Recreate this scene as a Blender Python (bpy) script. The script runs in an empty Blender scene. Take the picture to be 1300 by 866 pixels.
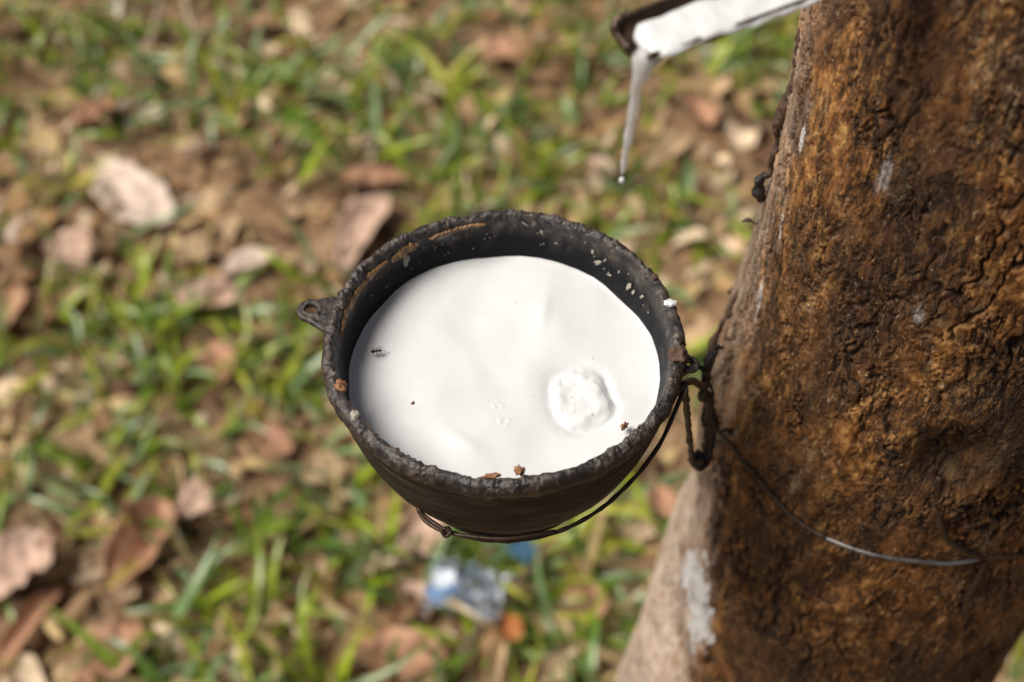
import bpy, bmesh, math, random
import numpy as np
from mathutils import Vector
R = math.radians
rng = np.random.default_rng(11)
random.seed(5)
sc = bpy.context.scene
col = sc.collection

# ------------------------------------------------------------------ camera
HC, PITCH, FPX = 1.45, 50.0, 1805.0          # camera height, degrees below the horizon, focal length in photo pixels
SP, CP = math.sin(R(PITCH)), math.cos(R(PITCH))
cam = bpy.data.cameras.new('camera'); cam_o = bpy.data.objects.new('camera', cam); col.objects.link(cam_o)
cam_o.location = (0, 0, HC); cam_o.rotation_euler = (R(90 - PITCH), 0, 0)
cam.lens = FPX / 1300 * 36; cam.sensor_width = 36; cam.clip_start = .02; cam.clip_end = 400
cam.dof.use_dof = True; cam.dof.focus_distance = .575; cam.dof.aperture_fstop = 6.2; cam.dof.aperture_blades = 0
sc.camera = cam_o

def ray(px, py):
    u = (px - 650) / FPX; v = (py - 433) / FPX
    return np.array([u, CP - v * SP, -(SP + v * CP)])
def at(px, py, z):
    """point of the horizontal plane z seen at photo pixel (px,py)"""
    d = ray(px, py); t = (HC - z) / -d[2]
    return np.array([d[0] * t, d[1] * t, z])
def aty(px, py, y):
    d = ray(px, py); t = y / d[1]
    return np.array([d[0] * t, y, HC + d[2] * t])

# ------------------------------------------------------------------ noise
def _h(ix, iy, iz, s):
    s = int(s * 7) if isinstance(s, float) else int(s)
    n = (ix * 374761393 + iy * 668265263 + iz * 2147483647 + s * 974634777) & 0xFFFFFFFF
    n = ((n ^ (n >> 13)) * 1274126177) & 0xFFFFFFFF
    n = ((n ^ (n >> 16)) * 2246822519) & 0xFFFFFFFF
    return (n ^ (n >> 15)) & 0xFFFFFFFF
def vnoise(x, y, z=0., s=0):
    """smooth gradient noise, about -1..1"""
    x, y, z = np.broadcast_arrays(np.asarray(x, float), np.asarray(y, float), np.asarray(z, float))
    xi, yi, zi = np.floor(x).astype(np.int64), np.floor(y).astype(np.int64), np.floor(z).astype(np.int64)
    xf, yf, zf = x - xi, y - yi, z - zi
    f = lambda t: t * t * t * (t * (t * 6 - 15) + 10)
    u, v, w = f(xf), f(yf), f(zf)
    out = 0
    for a in (0, 1):
        for b in (0, 1):
            for c in (0, 1):
                h = _h(xi + a, yi + b, zi + c, s)
                gx = (h & 1023) / 511.5 - 1; gy = ((h >> 10) & 1023) / 511.5 - 1; gz = ((h >> 20) & 1023) / 511.5 - 1
                d = gx * (xf - a) + gy * (yf - b) + gz * (zf - c)
                out = out + d * (u if a else 1 - u) * (v if b else 1 - v) * (w if c else 1 - w)
    return out * 1.3
def fbm(x, y, z=0., o=4, s=0):
    t = 0; a = 1.; f = 1.
    for i in range(o):
        t = t + a * vnoise(np.asarray(x) * f, np.asarray(y) * f, np.asarray(z) * f, s + i * 17); a *= .5; f *= 2.03
    return t
def worley(x, y, s=0):
    """F1, F2 and a random value per cell (2D)"""
    x, y = np.broadcast_arrays(np.asarray(x, float), np.asarray(y, float))
    xi, yi = np.floor(x).astype(np.int64), np.floor(y).astype(np.int64)
    f1 = np.full(x.shape, 9.); f2 = np.full(x.shape, 9.); cid = np.zeros(x.shape)
    for a in (-1, 0, 1):
        for b in (-1, 0, 1):
            h = _h(xi + a, yi + b, 0 * xi, s)
            px = xi + a + (h & 1023) / 1023; py = yi + b + ((h >> 10) & 1023) / 1023
            d = np.hypot(px - x, py - y); c = ((h >> 20) & 1023) / 1023
            n = d < f1
            f2 = np.where(n, f1, np.minimum(f2, d)); cid = np.where(n, c, cid); f1 = np.where(n, d, f1)
    return f1, f2, cid
def sst(a, b, x):
    t = np.clip((x - a) / (b - a), 0, 1); return t * t * (3 - 2 * t)

# ------------------------------------------------------------------ object helpers
def mesh_obj(name, V, F, mat, parent=None, smooth=True, attrs=None):
    me = bpy.data.meshes.new(name)
    V = np.asarray(V, dtype=np.float32); 
    if isinstance(F, np.ndarray):
        k = F.shape[1]; n = F.shape[0]
        me.vertices.add(len(V)); me.vertices.foreach_set('co', V.ravel())
        me.loops.add(n * k); me.loops.foreach_set('vertex_index', F.astype(np.int32).ravel())
        me.polygons.add(n); me.polygons.foreach_set('loop_start', np.arange(0, n * k, k, dtype=np.int32))
        me.update(calc_edges=True); me.validate()
    else:
        me.from_pydata([tuple(map(float, v)) for v in V], [], F)
    me.polygons.foreach_set('use_smooth', np.full(len(me.polygons), smooth, dtype=bool))
    for k, a in (attrs or {}).items():
        a = np.asarray(a, dtype=np.float32)
        if a.ndim == 1:
            at_ = me.attributes.new(k, 'FLOAT', 'POINT'); at_.data.foreach_set('value', a)
        else:
            at_ = me.attributes.new(k, 'FLOAT_COLOR', 'POINT')
            at_.data.foreach_set('color', np.concatenate([a, np.ones((len(a), 1), np.float32)], 1).ravel())
    me.materials.append(mat)
    o = bpy.data.objects.new(name, me); col.objects.link(o)
    if parent: o.parent = parent
    return o
def grid_faces(nr, nc, wrap=False):
    i = np.arange(nr - 1)[:, None]; j = np.arange(nc if wrap else nc - 1)[None, :]
    j2 = (j + 1) % nc
    a = i * nc + j; b = i * nc + j2; c = (i + 1) * nc + j2; d = (i + 1) * nc + j
    return np.stack([a, b, c, d], -1).reshape(-1, 4)
def tag(o, label, cat, group=None, kind=None):
    if label: o['label'] = label
    if cat: o['category'] = cat
    if group: o['group'] = group
    if kind: o['kind'] = kind
    return o
def empty(name, loc, label, cat, group=None):
    o = bpy.data.objects.new(name, None); col.objects.link(o); o.location = tuple(map(float, loc)); o.empty_display_size = .02
    return tag(o, label, cat, group)
def catmull(P, n):
    P = np.asarray(P, float); Q = np.vstack([2 * P[0] - P[1], P, 2 * P[-1] - P[-2]])
    out = []
    for i in range(len(P) - 1):
        t = np.linspace(0, 1, n, endpoint=False)[:, None]
        a, b, c, d = Q[i], Q[i + 1], Q[i + 2], Q[i + 3]
        out.append(.5 * (2 * b + (c - a) * t + (2 * a - 5 * b + 4 * c - d) * t * t + (3 * b - a - 3 * c + d) * t ** 3))
    out.append(P[-1:]); return np.vstack(out)
def tube(P, rad, seg=10, bump=0., bs=200., seed=0):
    """tapered tube through the points, closed ends; returns V,F"""
    P = np.asarray(P, float); n = len(P); rad = np.broadcast_to(np.asarray(rad, float), (n,)).copy()
    T = np.gradient(P, axis=0); T /= np.linalg.norm(T, axis=1)[:, None] + 1e-12
    N = np.zeros_like(P); a = np.array([0, 0, 1.]) if abs(T[0][2]) < .9 else np.array([1., 0, 0])
    N[0] = np.cross(T[0], a); N[0] /= np.linalg.norm(N[0])
    for i in range(1, n):
        v = N[i - 1] - T[i] * np.dot(N[i - 1], T[i]); N[i] = v / np.linalg.norm(v)
    B = np.cross(T, N)
    th = np.linspace(0, 2 * np.pi, seg, endpoint=False)
    D = np.cos(th)[None, :, None] * N[:, None] + np.sin(th)[None, :, None] * B[:, None]
    V = P[:, None] + D * rad[:, None, None]
    if bump:
        nn = fbm(V[..., 0] * bs, V[..., 1] * bs, V[..., 2] * bs, 3, seed)
        V = V + D * (nn * bump)[..., None]
    V = V.reshape(-1, 3)
    F = [tuple(f) for f in grid_faces(n, seg, True)]
    F.append(tuple(range(seg))[::-1]); F.append(tuple(range((n - 1) * seg, n * seg)))
    return V, F
def merge(*VF):
    V = []; F = []; k = 0
    for v, f in VF:
        V.append(np.asarray(v)); F += [tuple(int(i) + k for i in q) for q in f]; k += len(v)
    return np.vstack(V), F
def blob(c, r, seed=0, amp=.15, n=16, freq=None):
    """lumpy ellipsoid"""
    c = np.asarray(c, float); r = np.broadcast_to(np.asarray(r, float), (3,))
    th = np.linspace(0, np.pi, n)[:, None]; ph = np.linspace(0, 2 * np.pi, 2 * n, endpoint=False)[None]
    D = np.stack([np.sin(th) * np.cos(ph), np.sin(th) * np.sin(ph), np.cos(th) + 0 * ph], -1)
    k = 1 + amp * fbm(D[..., 0] * 1.7 + seed, D[..., 1] * 1.7, D[..., 2] * 1.7, 3, seed)
    V = (c + D * r * k[..., None]).reshape(-1, 3)
    return V, [tuple(f) for f in grid_faces(n, 2 * n, True)]

# ------------------------------------------------------------------ materials
class NT:
    def __init__(s, name):
        s.m = bpy.data.materials.new(name); s.m.use_nodes = True; s.t = s.m.node_tree; s.t.nodes.clear()
        s.out = s.n('ShaderNodeOutputMaterial')
    def n(s, k, **kw):
        x = s.t.nodes.new(k)
        for a, b in kw.items(): setattr(x, a, b)
        return x
    def l(s, a, b): s.t.links.new(a, b)
    def geo(s): return s.n('ShaderNodeTexCoord').outputs['Object']
    def noise(s, scale, detail=4, rough=.55, vec=None, mapscale=None, dist=0.):
        x = s.n('ShaderNodeTexNoise'); x.inputs['Scale'].default_value = scale; x.inputs['Detail'].default_value = detail
        x.inputs['Roughness'].default_value = rough; x.inputs['Distortion'].default_value = dist
        v = vec or s.geo()
        if mapscale:
            mp = s.n('ShaderNodeMapping'); mp.inputs['Scale'].default_value = mapscale; s.l(v, mp.inputs[0]); v = mp.outputs[0]
        s.l(v, x.inputs['Vector']); return x.outputs['Fac']
    def ramp(s, fac, stops):
        x = s.n('ShaderNodeValToRGB'); e = x.color_ramp.elements
        while len(e) < len(stops): e.new(.5)
        for i, (p, c) in enumerate(stops):
            e[i].position = p; e[i].color = (*c, 1) if len(c) == 3 else c
        s.l(fac, x.inputs[0]); return x.outputs[0]
    def rampf(s, fac, a, b, x0=0., x1=1.):
        x = s.n('ShaderNodeMapRange'); x.interpolation_type = 'SMOOTHSTEP'
        for i, v in enumerate((a, b, x0, x1)): x.inputs[i + 1].default_value = v
        s.l(fac, x.inputs[0]); return x.outputs[0]
    def mix(s, fac, a, b, mode='MIX'):
        x = s.n('ShaderNodeMix', data_type='RGBA', blend_type=mode)
        if isinstance(fac, (int, float)): x.inputs[0].default_value = fac
        else: s.l(fac, x.inputs[0])
        for k, v in ((6, a), (7, b)):
            if isinstance(v, tuple): x.inputs[k].default_value = (*v, 1)
            else: s.l(v, x.inputs[k])
        return x.outputs[2]
    def math(s, op, a, b=None):
        x = s.n('ShaderNodeMath', operation=op)
        for i, v in enumerate((a, b)):
            if v is None: continue
            if isinstance(v, (int, float)): x.inputs[i].default_value = v
            else: s.l(v, x.inputs[i])
        return x.outputs[0]
    def attr(s, name, c=False):
        x = s.n('ShaderNodeAttribute', attribute_name=name); return x.outputs['Color' if c else 'Fac']
    def bump(s, h, strength, dist):
        x = s.n('ShaderNodeBump'); x.inputs['Strength'].default_value = strength; x.inputs['Distance'].default_value = dist
        s.l(h, x.inputs['Height']); return x.outputs[0]
    def bsdf(s, color, rough=.5, metal=0., spec=.5, normal=None, **kw):
        x = s.n('ShaderNodeBsdfPrincipled')
        def put(k, v):
            if v is None: return
            if isinstance(v, tuple): x.inputs[k].default_value = (*v, 1) if len(v) == 3 and k == 'Base Color' else v
            elif isinstance(v, (int, float)): x.inputs[k].default_value = v
            else: s.l(v, x.inputs[k])
        put('Base Color', color); put('Roughness', rough); put('Metallic', metal); put('Specular IOR Level', spec); put('Normal', normal)
        for k, v in kw.items(): put(k.replace('_', ' '), v)
        s.l(x.outputs[0], s.out.inputs[0]); return x
    def translucent(s, b, color, amount):
        t = s.n('ShaderNodeBsdfTranslucent'); m = s.n('ShaderNodeMixShader'); m.inputs[0].default_value = amount
        if isinstance(color, tuple): t.inputs[0].default_value = (*color, 1)
        else: s.l(color, t.inputs[0])
        s.l(b.outputs[0], m.inputs[1]); s.l(t.outputs[0], m.inputs[2]); s.l(m.outputs[0], s.out.inputs[0])

def m_soil():
    t = NT('soil'); a = t.noise(14, 6, .6); b = t.noise(90, 5, .65); c = t.noise(400, 3, .6)
    k = t.ramp(a, [(.3, (.20, .105, .048)), (.5, (.38, .225, .115)), (.7, (.54, .36, .21))])
    k = t.mix(t.rampf(b, .35, .7), k, (.12, .075, .047), 'MIX')
    k = t.mix(t.rampf(c, .55, .75, 0, .6), k, (.38, .28, .20))
    t.bsdf(k, .9, 0, .3, t.bump(t.math('ADD', b, c), .8, .004)); return t.m
def m_vcol(name, rough=.5, trans=.0, bumps=0., spec=.5, streak=None):
    t = NT(name); c = t.attr('col', True)
    n = t.noise(60, 4, .6, mapscale=streak)
    c2 = t.mix(1., c, t.ramp(n, [(.25, (.62, .62, .62)), (.75, (1.25, 1.25, 1.25))]), 'MULTIPLY')
    b = t.bsdf(c2, rough, 0, spec, t.bump(t.noise(350, 3), bumps, .001) if bumps else None)
    if trans: t.translucent(b, c2, trans)
    return t.m
def m_bark():
    t = NT('rubber_tree_bark'); g = t.geo()
    crack, pale, white, tone, plate = (t.attr(k) for k in ('crack', 'pale', 'white', 'tone', 'plate'))
    n1 = t.noise(22, 5, .6, g, (1, 1, .45)); n2 = t.noise(170, 6, .68, g, (1, 1, .6)); n3 = t.noise(900, 3, .6, g)
    fi = t.math('ABSOLUTE', t.math('SUBTRACT', t.noise(210, 5, .7, g, (1, 1, .20)), .5))      # fine upright fissures
    fis = t.rampf(fi, .0, .045, 1, 0); gate = t.rampf(t.noise(30, 3, .6, g, (1, 1, .5)), .40, .58)
    fis = t.math('MULTIPLY', fis, gate)
    k = t.ramp(n2, [(.31, (.020, .008, .003)), (.43, (.115, .046, .011)), (.54, (.29, .122, .028)), (.67, (.55, .31, .10))])
    k = t.mix(t.rampf(n1, .42, .60, 0, .78), k, (.060, .028, .012))                       # dark brown areas
    k = t.mix(t.rampf(t.noise(48, 5, .7, g, (1, 1, .5)), .58, .74, 0, .6), k, (.32, .10, .025))      # rusty
    k = t.mix(t.rampf(t.noise(31, 6, .75, g, (1, 1, .45)), .57, .68, 0, .55), k, (.44, .34, .21))      # ochre lichen dust
    k = t.mix(t.rampf(t.noise(420, 4, .7, g, (1, 1, .5)), .60, .70, 0, .75), k, (.55, .42, .27))      # pale ochre speckles, highlights put into the colour
    k = t.mix(t.rampf(t.noise(38, 6, .7, g), .62, .72, 0, .35), k, (.13, .12, .03))      # moss
    pk = t.ramp(t.noise(130, 6, .7, g, (1, 1, .5)), [(.26, (.18, .11, .07)), (.40, (.48, .345, .25)), (.54, (.70, .56, .44)), (.74, (.82, .74, .64))])  # pale bark, its colour brightened as if sunlit
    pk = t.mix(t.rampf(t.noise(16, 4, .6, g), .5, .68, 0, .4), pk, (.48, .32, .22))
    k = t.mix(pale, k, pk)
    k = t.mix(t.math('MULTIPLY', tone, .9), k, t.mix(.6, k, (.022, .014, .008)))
    k = t.mix(t.math('MULTIPLY', fis, t.rampf(pale, 0, 1, .85, .35)), k, (.020, .011, .006))
    k = t.mix(t.math('MULTIPLY', crack, .8), k, (.018, .010, .006))
    k = t.mix(white, k, t.ramp(n2, [(.3, (.45, .44, .42)), (.5, (.80, .80, .80))]))
    h = t.math('ADD', t.math('MULTIPLY', n2, 1.0), t.math('MULTIPLY', n3, .30))
    h = t.math('SUBTRACT', h, t.math('MULTIPLY', fis, .45))
    t.bsdf(k, t.rampf(n2, .35, .65, .42, .80), 0, .5, t.bump(h, .9, .0020)); return t.m
def m_cup():
    t = NT('black_cup_plastic'); g = t.geo(); crust = t.attr('crust'); wall = t.attr('wall')
    n1 = t.noise(260, 6, .7, g); n2 = t.noise(900, 4, .7, g); n3 = t.noise(60, 5, .65, g)
    base = t.ramp(n3, [(.3, (.003, .003, .004)), (.7, (.009, .009, .011))])
    base = t.mix(t.rampf(n2, .66, .74, 0, .35), base, (.14, .13, .11))                    # pale dust flecks
    cr = t.ramp(n1, [(.26, (.010, .009, .010)), (.45, (.028, .024, .023)), (.58, (.075, .060, .052)), (.68, (.20, .16, .12)), (.8, (.06, .065, .08))])
    out = t.ramp(t.noise(120, 6, .7, g, (.35, .35, 3.2)), [(.3, (.009, .008, .008)), (.5, (.024, .021, .019)), (.66, (.075, .062, .050)), (.85, (.16, .135, .11))])
    k = t.mix(wall, base, out); k = t.mix(crust, k, t.mix(t.rampf(n3, .52, .66, 0, .5), cr, (.11, .082, .055)))
    rg = t.mix(crust, (.58, .58, .58), t.ramp(n1, [(.3, (.22, .22, .22)), (.65, (.6, .6, .6))]))
    t.bsdf(k, rg, 0, t.mix(crust, (.16, .16, .16), (.5, .5, .5)), t.bump(t.math('ADD', n1, t.math('MULTIPLY', n2, .5)), .5, .0009)); return t.m
def m_simple(name, c0, c1, scale=200, rough=.5, metal=0., b=.4, dist=.0006, spec=.5, **kw):
    t = NT(name); n = t.noise(scale, 5, .65); t.bsdf(t.ramp(n, [(.3, c0), (.7, c1)]), rough, metal, spec, t.bump(n, b, dist), **kw); return t.m
def m_latex(name='liquid_latex', rough=.28, sss=.25, tr=0):
    t = NT(name); g = t.geo()
    k = t.mix(t.rampf(t.noise(55, 5, .6, g), .58, .78, 0, .25), (.69, .695, .695), (.66, .645, .61))
    v = t.n('ShaderNodeTexVoronoi'); v.inputs['Scale'].default_value = 150; t.l(g, v.inputs['Vector'])
    dot = t.math('MULTIPLY', t.math('LESS_THAN', v.outputs['Distance'], .085), t.rampf(t.noise(38, 3, .5, g), .50, .60))
    k = t.mix(t.math('MULTIPLY', dot, .5), k, (.24, .19, .14))
    h = t.math('ADD', t.noise(140, 4, .55, g), t.math('MULTIPLY', t.noise(700, 3, .6, g), .12))
    x = t.bsdf(k, t.rampf(t.noise(90, 4, .6, g), .35, .7, rough, rough + .22), 0, .5, t.bump(h, .05, .0016))
    x.inputs['Subsurface Weight'].default_value = sss; x.inputs['Subsurface Radius'].default_value = (1, .85, .7); x.inputs['Subsurface Scale'].default_value = .004
    x.inputs['Coat Weight'].default_value = .2; x.inputs['Coat Roughness'].default_value = .2
    if tr: t.translucent(x, (.95, .94, .90), tr)
    return t.m
def m_plastic():
    t = NT('clear_printed_film'); g = t.geo(); c = t.attr('ink', True); a = t.attr('opaque')
    b = t.bsdf(c, .12, 0, .6, t.bump(t.noise(120, 4, .6, g), .6, .003))
    tr = t.n('ShaderNodeBsdfTransparent'); tr.inputs[0].default_value = (.93, .95, .97, 1)
    gl = t.n('ShaderNodeBsdfGlossy'); gl.inputs['Roughness'].default_value = .12
    m0 = t.n('ShaderNodeMixShader'); m0.inputs[0].default_value = .28; t.l(tr.outputs[0], m0.inputs[1]); t.l(gl.outputs[0], m0.inputs[2])
    m1 = t.n('ShaderNodeMixShader'); t.l(a, m1.inputs[0]); t.l(m0.outputs[0], m1.inputs[1]); t.l(b.outputs[0], m1.inputs[2])
    t.l(m1.outputs[0], t.out.inputs[0]); return t.m

M_SOIL = m_soil(); M_GRASS = m_vcol('grass_blade', .30, .34, 0, .75); M_LITTER = m_vcol('litter', .7, .12, .3, .3)
M_LEAF = m_vcol('dry_leaf', .55, .15, .5, .4); M_BARK = m_bark(); M_CUP = m_cup()
M_LATEX = m_latex(); M_LATEX2 = m_latex('running_latex', .20, .15)
M_FILM = m_simple('dried_latex_film', (.09, .045, .018), (.36, .20, .085), 260, .38, 0, .6, .0012)
M_CREAM = m_simple('cream_latex_fleck', (.26, .23, .18), (.52, .48, .40), 500, .5)
M_WIRE = m_simple('dark_rusty_wire', (.020, .014, .010), (.085, .050, .030), 400, .5, .5, .5)
M_STEEL = m_simple('worn_grey_wire', (.045, .030, .022), (.36, .35, .35), 45, .42, .7, .4)
M_BLACK = m_simple('black_rubber_tie', (.008, .008, .008), (.035, .030, .028), 300, .38, 0, .8, .0012)
M_SPOUT = m_simple('stained_spout_metal', (.020, .013, .010), (.10, .058, .035), 160, .42, .45, .5)
M_CHIP = m_simple('bark_chip', (.10, .035, .012), (.34, .16, .07), 500, .6)
M_ANT = m_simple('ant_black', (.006, .005, .005), (.02, .015, .012), 900, .25)
M_TWIG = m_simple('twig_bark', (.07, .045, .03), (.22, .15, .10), 150, .8)
M_STRAW = m_simple('straw_stem', (.30, .23, .15), (.52, .42, .30), 120, .6)
M_PLASTIC = m_plastic()

# ------------------------------------------------------------------ ground
def gz(x, y):
    x = np.asarray(x, float); y = np.asarray(y, float)
    return .018 * fbm(x * 2.2, y * 2.2, 3.3, 3, 5) + .006 * fbm(x * 16, y * 16, 1.1, 3, 9)
def axis(lo, hi, step, far, n):
    e = np.geomspace(step, far, n)
    return np.concatenate([lo - e[::-1], np.arange(lo, hi + step / 2, step), hi + e])
gx = axis(-1.7, 2.0, .012, 60, 30); gy = axis(-.3, 3.2, .012, 60, 30)
X, Y = np.meshgrid(gx, gy)
Z = gz(X, Y) + .0022 * fbm(X * 60, Y * 60, 0, 2, 31) 
ground = mesh_obj('ground', np.stack([X, Y, Z], -1).reshape(-1, 3), grid_faces(len(gy), len(gx)), M_SOIL)
tag(ground, 'brown bare soil under the grass and dry leaves', 'ground', kind='structure')

# ------------------------------------------------------------------ grass (stuff)
GREEN = [(60, 255, 60, 1.4), (20, 60, 60, 1.1), (120, 80, 60, .9), (330, 130, 70, 1.0), (390, 60, 60, .8), (300, 90, 50, .7), (500, 150, 70, 1.1),
         (460, 120, 40, .6), (560, 60, 60, .8), (560, 230, 60, .7), (690, 190, 60, .9), (850, 250, 45, 1.3), (980, 90, 50, 1.2), (900, 60, 50, .8), (720, 20, 60, .6),
         (60, 420, 70, .9), (250, 520, 70, 1.2), (360, 480, 60, 1.0), (180, 400, 60, .5), (450, 700, 70, 1.1), (350, 770, 70, 1.4), (250, 800, 60, 1.1),
         (420, 620, 40, .6), (700, 800, 70, 1.0), (860, 600, 50, 1.2), (800, 690, 50, 1.0), (70, 600, 60, 1.0), (130, 540, 50, .6), (920, 330, 50, 1.0), (280, 610, 50, .6),
         (330, 700, 50, .9), (470, 850, 50, .8), (740, 860, 70, 1.0), (1290, 830, 50, 1.), (180, 470, 50, .6), (90, 660, 50, .8), (600, 720, 40, .4), (420, 200, 50, .5)]
BROWN = [(160, 240, 60), (70, 310, 50), (190, 700, 55), (30, 760, 60), (310, 560, 45), (400, 590, 50), (450, 290, 50), (640, 70, 45), (860, 160, 45), (540, 680, 45),
         (500, 830, 55), (270, 390, 40), (310, 340, 35), (280, 455, 35), (740, 740, 35), (420, 50, 40), (240, 270, 40), (130, 830, 45), (5, 390, 40), (470, 230, 40), (590, 755, 60), (575, 775, 50), (240, 50, 40)]
def fields(x, y):
    f = .28 + .34 * fbm(x * 3.1, y * 3.1, .7, 3, 77) + .55 * fbm(x * 11, y * 11, 2.7, 2, 78)
    for px, py, r, w in GREEN:
        c = at(px, py, 0); s = r * .00125 * 1.1
        f = f + w * .8 * np.exp(-((x - c[0]) ** 2 + (y - c[1]) ** 2) / (2 * s * s))
    for px, py, r in BROWN:
        c = at(px, py, 0); s = r * .00115
        f = f - .65 * np.exp(-((x - c[0]) ** 2 + (y - c[1]) ** 2) / (2 * s * s))
    return f
def build_blades(bx, by, bz, az, L, W, e0, curl, colr, name, mat, seg=6):
    n = len(bx); k = seg + 1
    t = np.linspace(0, 1, k)[None]
    ang = e0[:, None] - curl[:, None] * t ** 1.3
    ds = (L / seg)[:, None]
    r = np.concatenate([np.zeros((n, 1)), np.cumsum(np.cos(ang[:, :-1]) * ds, 1)], 1)
    z = np.concatenate([np.zeros((n, 1)), np.cumsum(np.sin(ang[:, :-1]) * ds, 1)], 1)
    sw = az[:, None] + rng.normal(0, .35, (n, 1)) * t ** 1.5
    cx = bx[:, None] + r * np.cos(sw); cy = by[:, None] + r * np.sin(sw); cz = bz[:, None] + z
    g = gz(cx, cy) + .003; cz = np.maximum(cz, g)
    w = W[:, None] * (np.clip(1.25 * (1 - t) ** .55, 0, 1)) * (.45 + .55 * sst(0, .25, t)) * .5
    w[:, -1] = W * .03
    tw = rng.normal(0, .35, (n, 1)) + rng.normal(0, .6, (n, 1)) * t
    sx, sy = -np.sin(sw), np.cos(sw)
    nx, ny, nz = -np.cos(sw) * np.sin(ang), -np.sin(sw) * np.sin(ang), np.cos(ang)
    lx, ly, lz = sx * np.cos(tw) + nx * np.sin(tw), sy * np.cos(tw) + ny * np.sin(tw), nz * np.sin(tw)
    V = np.empty((n, k, 3, 3))
    for j, s in enumerate((-1, 0, 1)):
        off = (abs(s)) * w * .28
        V[:, :, j, 0] = cx + lx * s * w + nx * off; V[:, :, j, 1] = cy + ly * s * w + ny * off; V[:, :, j, 2] = cz + lz * s * w + nz * off
    base = (np.arange(n) * k * 3)[:, None, None]
    i = np.arange(seg)[None, :, None] * 3; j = np.arange(2)[None, None]
    a = base + i + j
    F = np.stack([a, a + 1, a + 4, a + 3], -1).reshape(-1, 4)
    C = np.broadcast_to(colr[:, None, None], (n, k, 3, 3)).copy()
    tip = sst(.75, 1, t)[..., None, None] * rng.uniform(0, .8, (n, 1, 1, 1))
    C = C * (1 - tip) + np.array([.42, .33, .16]) * tip
    return mesh_obj(name, V.reshape(-1, 3), F, mat, attrs={'col': C.reshape(-1, 3)})

N = 26000
tx = rng.uniform(-1.6, 2.0, N); ty = rng.uniform(.1, 3.1, N)
keep = rng.uniform(0, 1, N) < np.clip(fields(tx, ty), .02, 1.5) * .155
tx, ty = tx[keep], ty[keep]
M2 = 9000
fx = rng.uniform(-4.5, 5, M2); fy = rng.uniform(-2, 7, M2)
kk = ~((fx > -1.6) & (fx < 2) & (fy > .1) & (fy < 3.1)) & (rng.uniform(0, 1, M2) < np.clip(.55 + .6 * vnoise(fx * 3, fy * 3, 0, 4), 0, 1) * .5)
tx = np.concatenate([tx, fx[kk]]); ty = np.concatenate([ty, fy[kk]])
okt = np.hypot(tx - .19, ty - .46) > .17
tx, ty = tx[okt], ty[okt]
nb = rng.integers(4, 9, len(tx)); ti = np.repeat(np.arange(len(tx)), nb); nB = len(ti)
tone = rng.uniform(0, 1, len(tx))[ti]
bx = tx[ti] + rng.normal(0, .006, nB); by = ty[ti] + rng.normal(0, .006, nB)
big = rng.uniform(.6, 1.25, len(tx))[ti]
L = rng.uniform(.05, .135, nB) * big; W = rng.uniform(.0065, .0140, nB) * (.6 + .4 * big)
az = rng.uniform(0, 2 * np.pi, nB); e0 = rng.uniform(.25, 1.25, nB); curl = rng.uniform(.3, 1.7, nB)
pal = np.array([[.20, .31, .03], [.13, .24, .03], [.34, .45, .03], [.24, .36, .15], [.44, .46, .06], [.09, .17, .025]])
ci = (tone * 5.99 * .6 + rng.uniform(0, 2.4, nB)).astype(int) % 6
cc = pal[ci] * rng.uniform(.75, 1.3, (nB, 1))
dry = rng.uniform(0, 1, nB) < .16
cc[dry] = np.array([.52, .38, .19]) * rng.uniform(.6, 1.15, (dry.sum(), 1))
grass = build_blades(bx, by, gz(bx, by) - .002, az, L, W, e0, curl, cc, 'grass', M_GRASS)
tag(grass, 'patchy short broad bladed green grass growing through brown litter', 'grass', kind='stuff')

# ------------------------------------------------------------------ litter (stuff): crumbs of leaf, straw
n = 12500
lx_ = rng.uniform(-1.6, 2.0, n); ly_ = rng.uniform(.1, 3.1, n)
s = np.minimum(rng.gamma(2.2, .0055, n) + .003, .027); asp = rng.uniform(.25, .9, n); a = rng.uniform(0, 2 * np.pi, n)
k = 5; uu, vv = np.meshgrid(np.linspace(-1, 1, k), np.linspace(-1, 1, k)); uu = uu.ravel(); vv = vv.ravel()
sh = np.sqrt(np.clip(1 - uu ** 2 * .75, 0, 1))
px_ = uu[None] * s[:, None]; py_ = vv[None] * sh[None] * (s * asp)[:, None]
px_ = px_ * (1 + rng.normal(0, .12, (n, k * k))); py_ = py_ * (1 + rng.normal(0, .18, (n, k * k)))
cu = rng.normal(0, .5, (n, 1)); cv = rng.normal(0, .6, (n, 1))
pz_ = cu * (uu ** 2)[None] * s[:, None] + cv * (vv ** 2)[None] * (s * asp)[:, None] + rng.normal(0, .04, (n, k * k)) * s[:, None]
tilt = rng.normal(0, .25, (n, 1)); pz_ = pz_ + px_ * tilt
WX = lx_[:, None] + px_ * np.cos(a)[:, None] - py_ * np.sin(a)[:, None]; WY = ly_[:, None] + px_ * np.sin(a)[:, None] + py_ * np.cos(a)[:, None]
pz_ = pz_ - pz_.min(1, keepdims=True) * .7
WZ = gz(WX, WY) + pz_ + rng.uniform(.001, .010, (n, 1))
F0 = grid_faces(k, k)
LF = (np.arange(n)[:, None, None] * k * k + F0[None]).reshape(-1, 4)
lp = np.array([[.36, .23, .12], [.48, .33, .19], [.22, .125, .06], [.60, .46, .31], [.32, .19, .085], [.44, .32, .15], [.13, .07, .04]])
lc = lp[rng.integers(0, 7, n)] * rng.uniform(.9, 1.5, (n, 1))
V1 = np.stack([WX, WY, WZ], -1).reshape(-1, 3); C1 = np.repeat(lc, k * k, 0)
litter = mesh_obj('leaf_litter', V1, LF, M_LITTER, attrs={'col': C1})
tag(litter, 'brown and tan crumbs of dead leaves covering the soil', 'leaf litter', kind='stuff')
n = 9500
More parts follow.
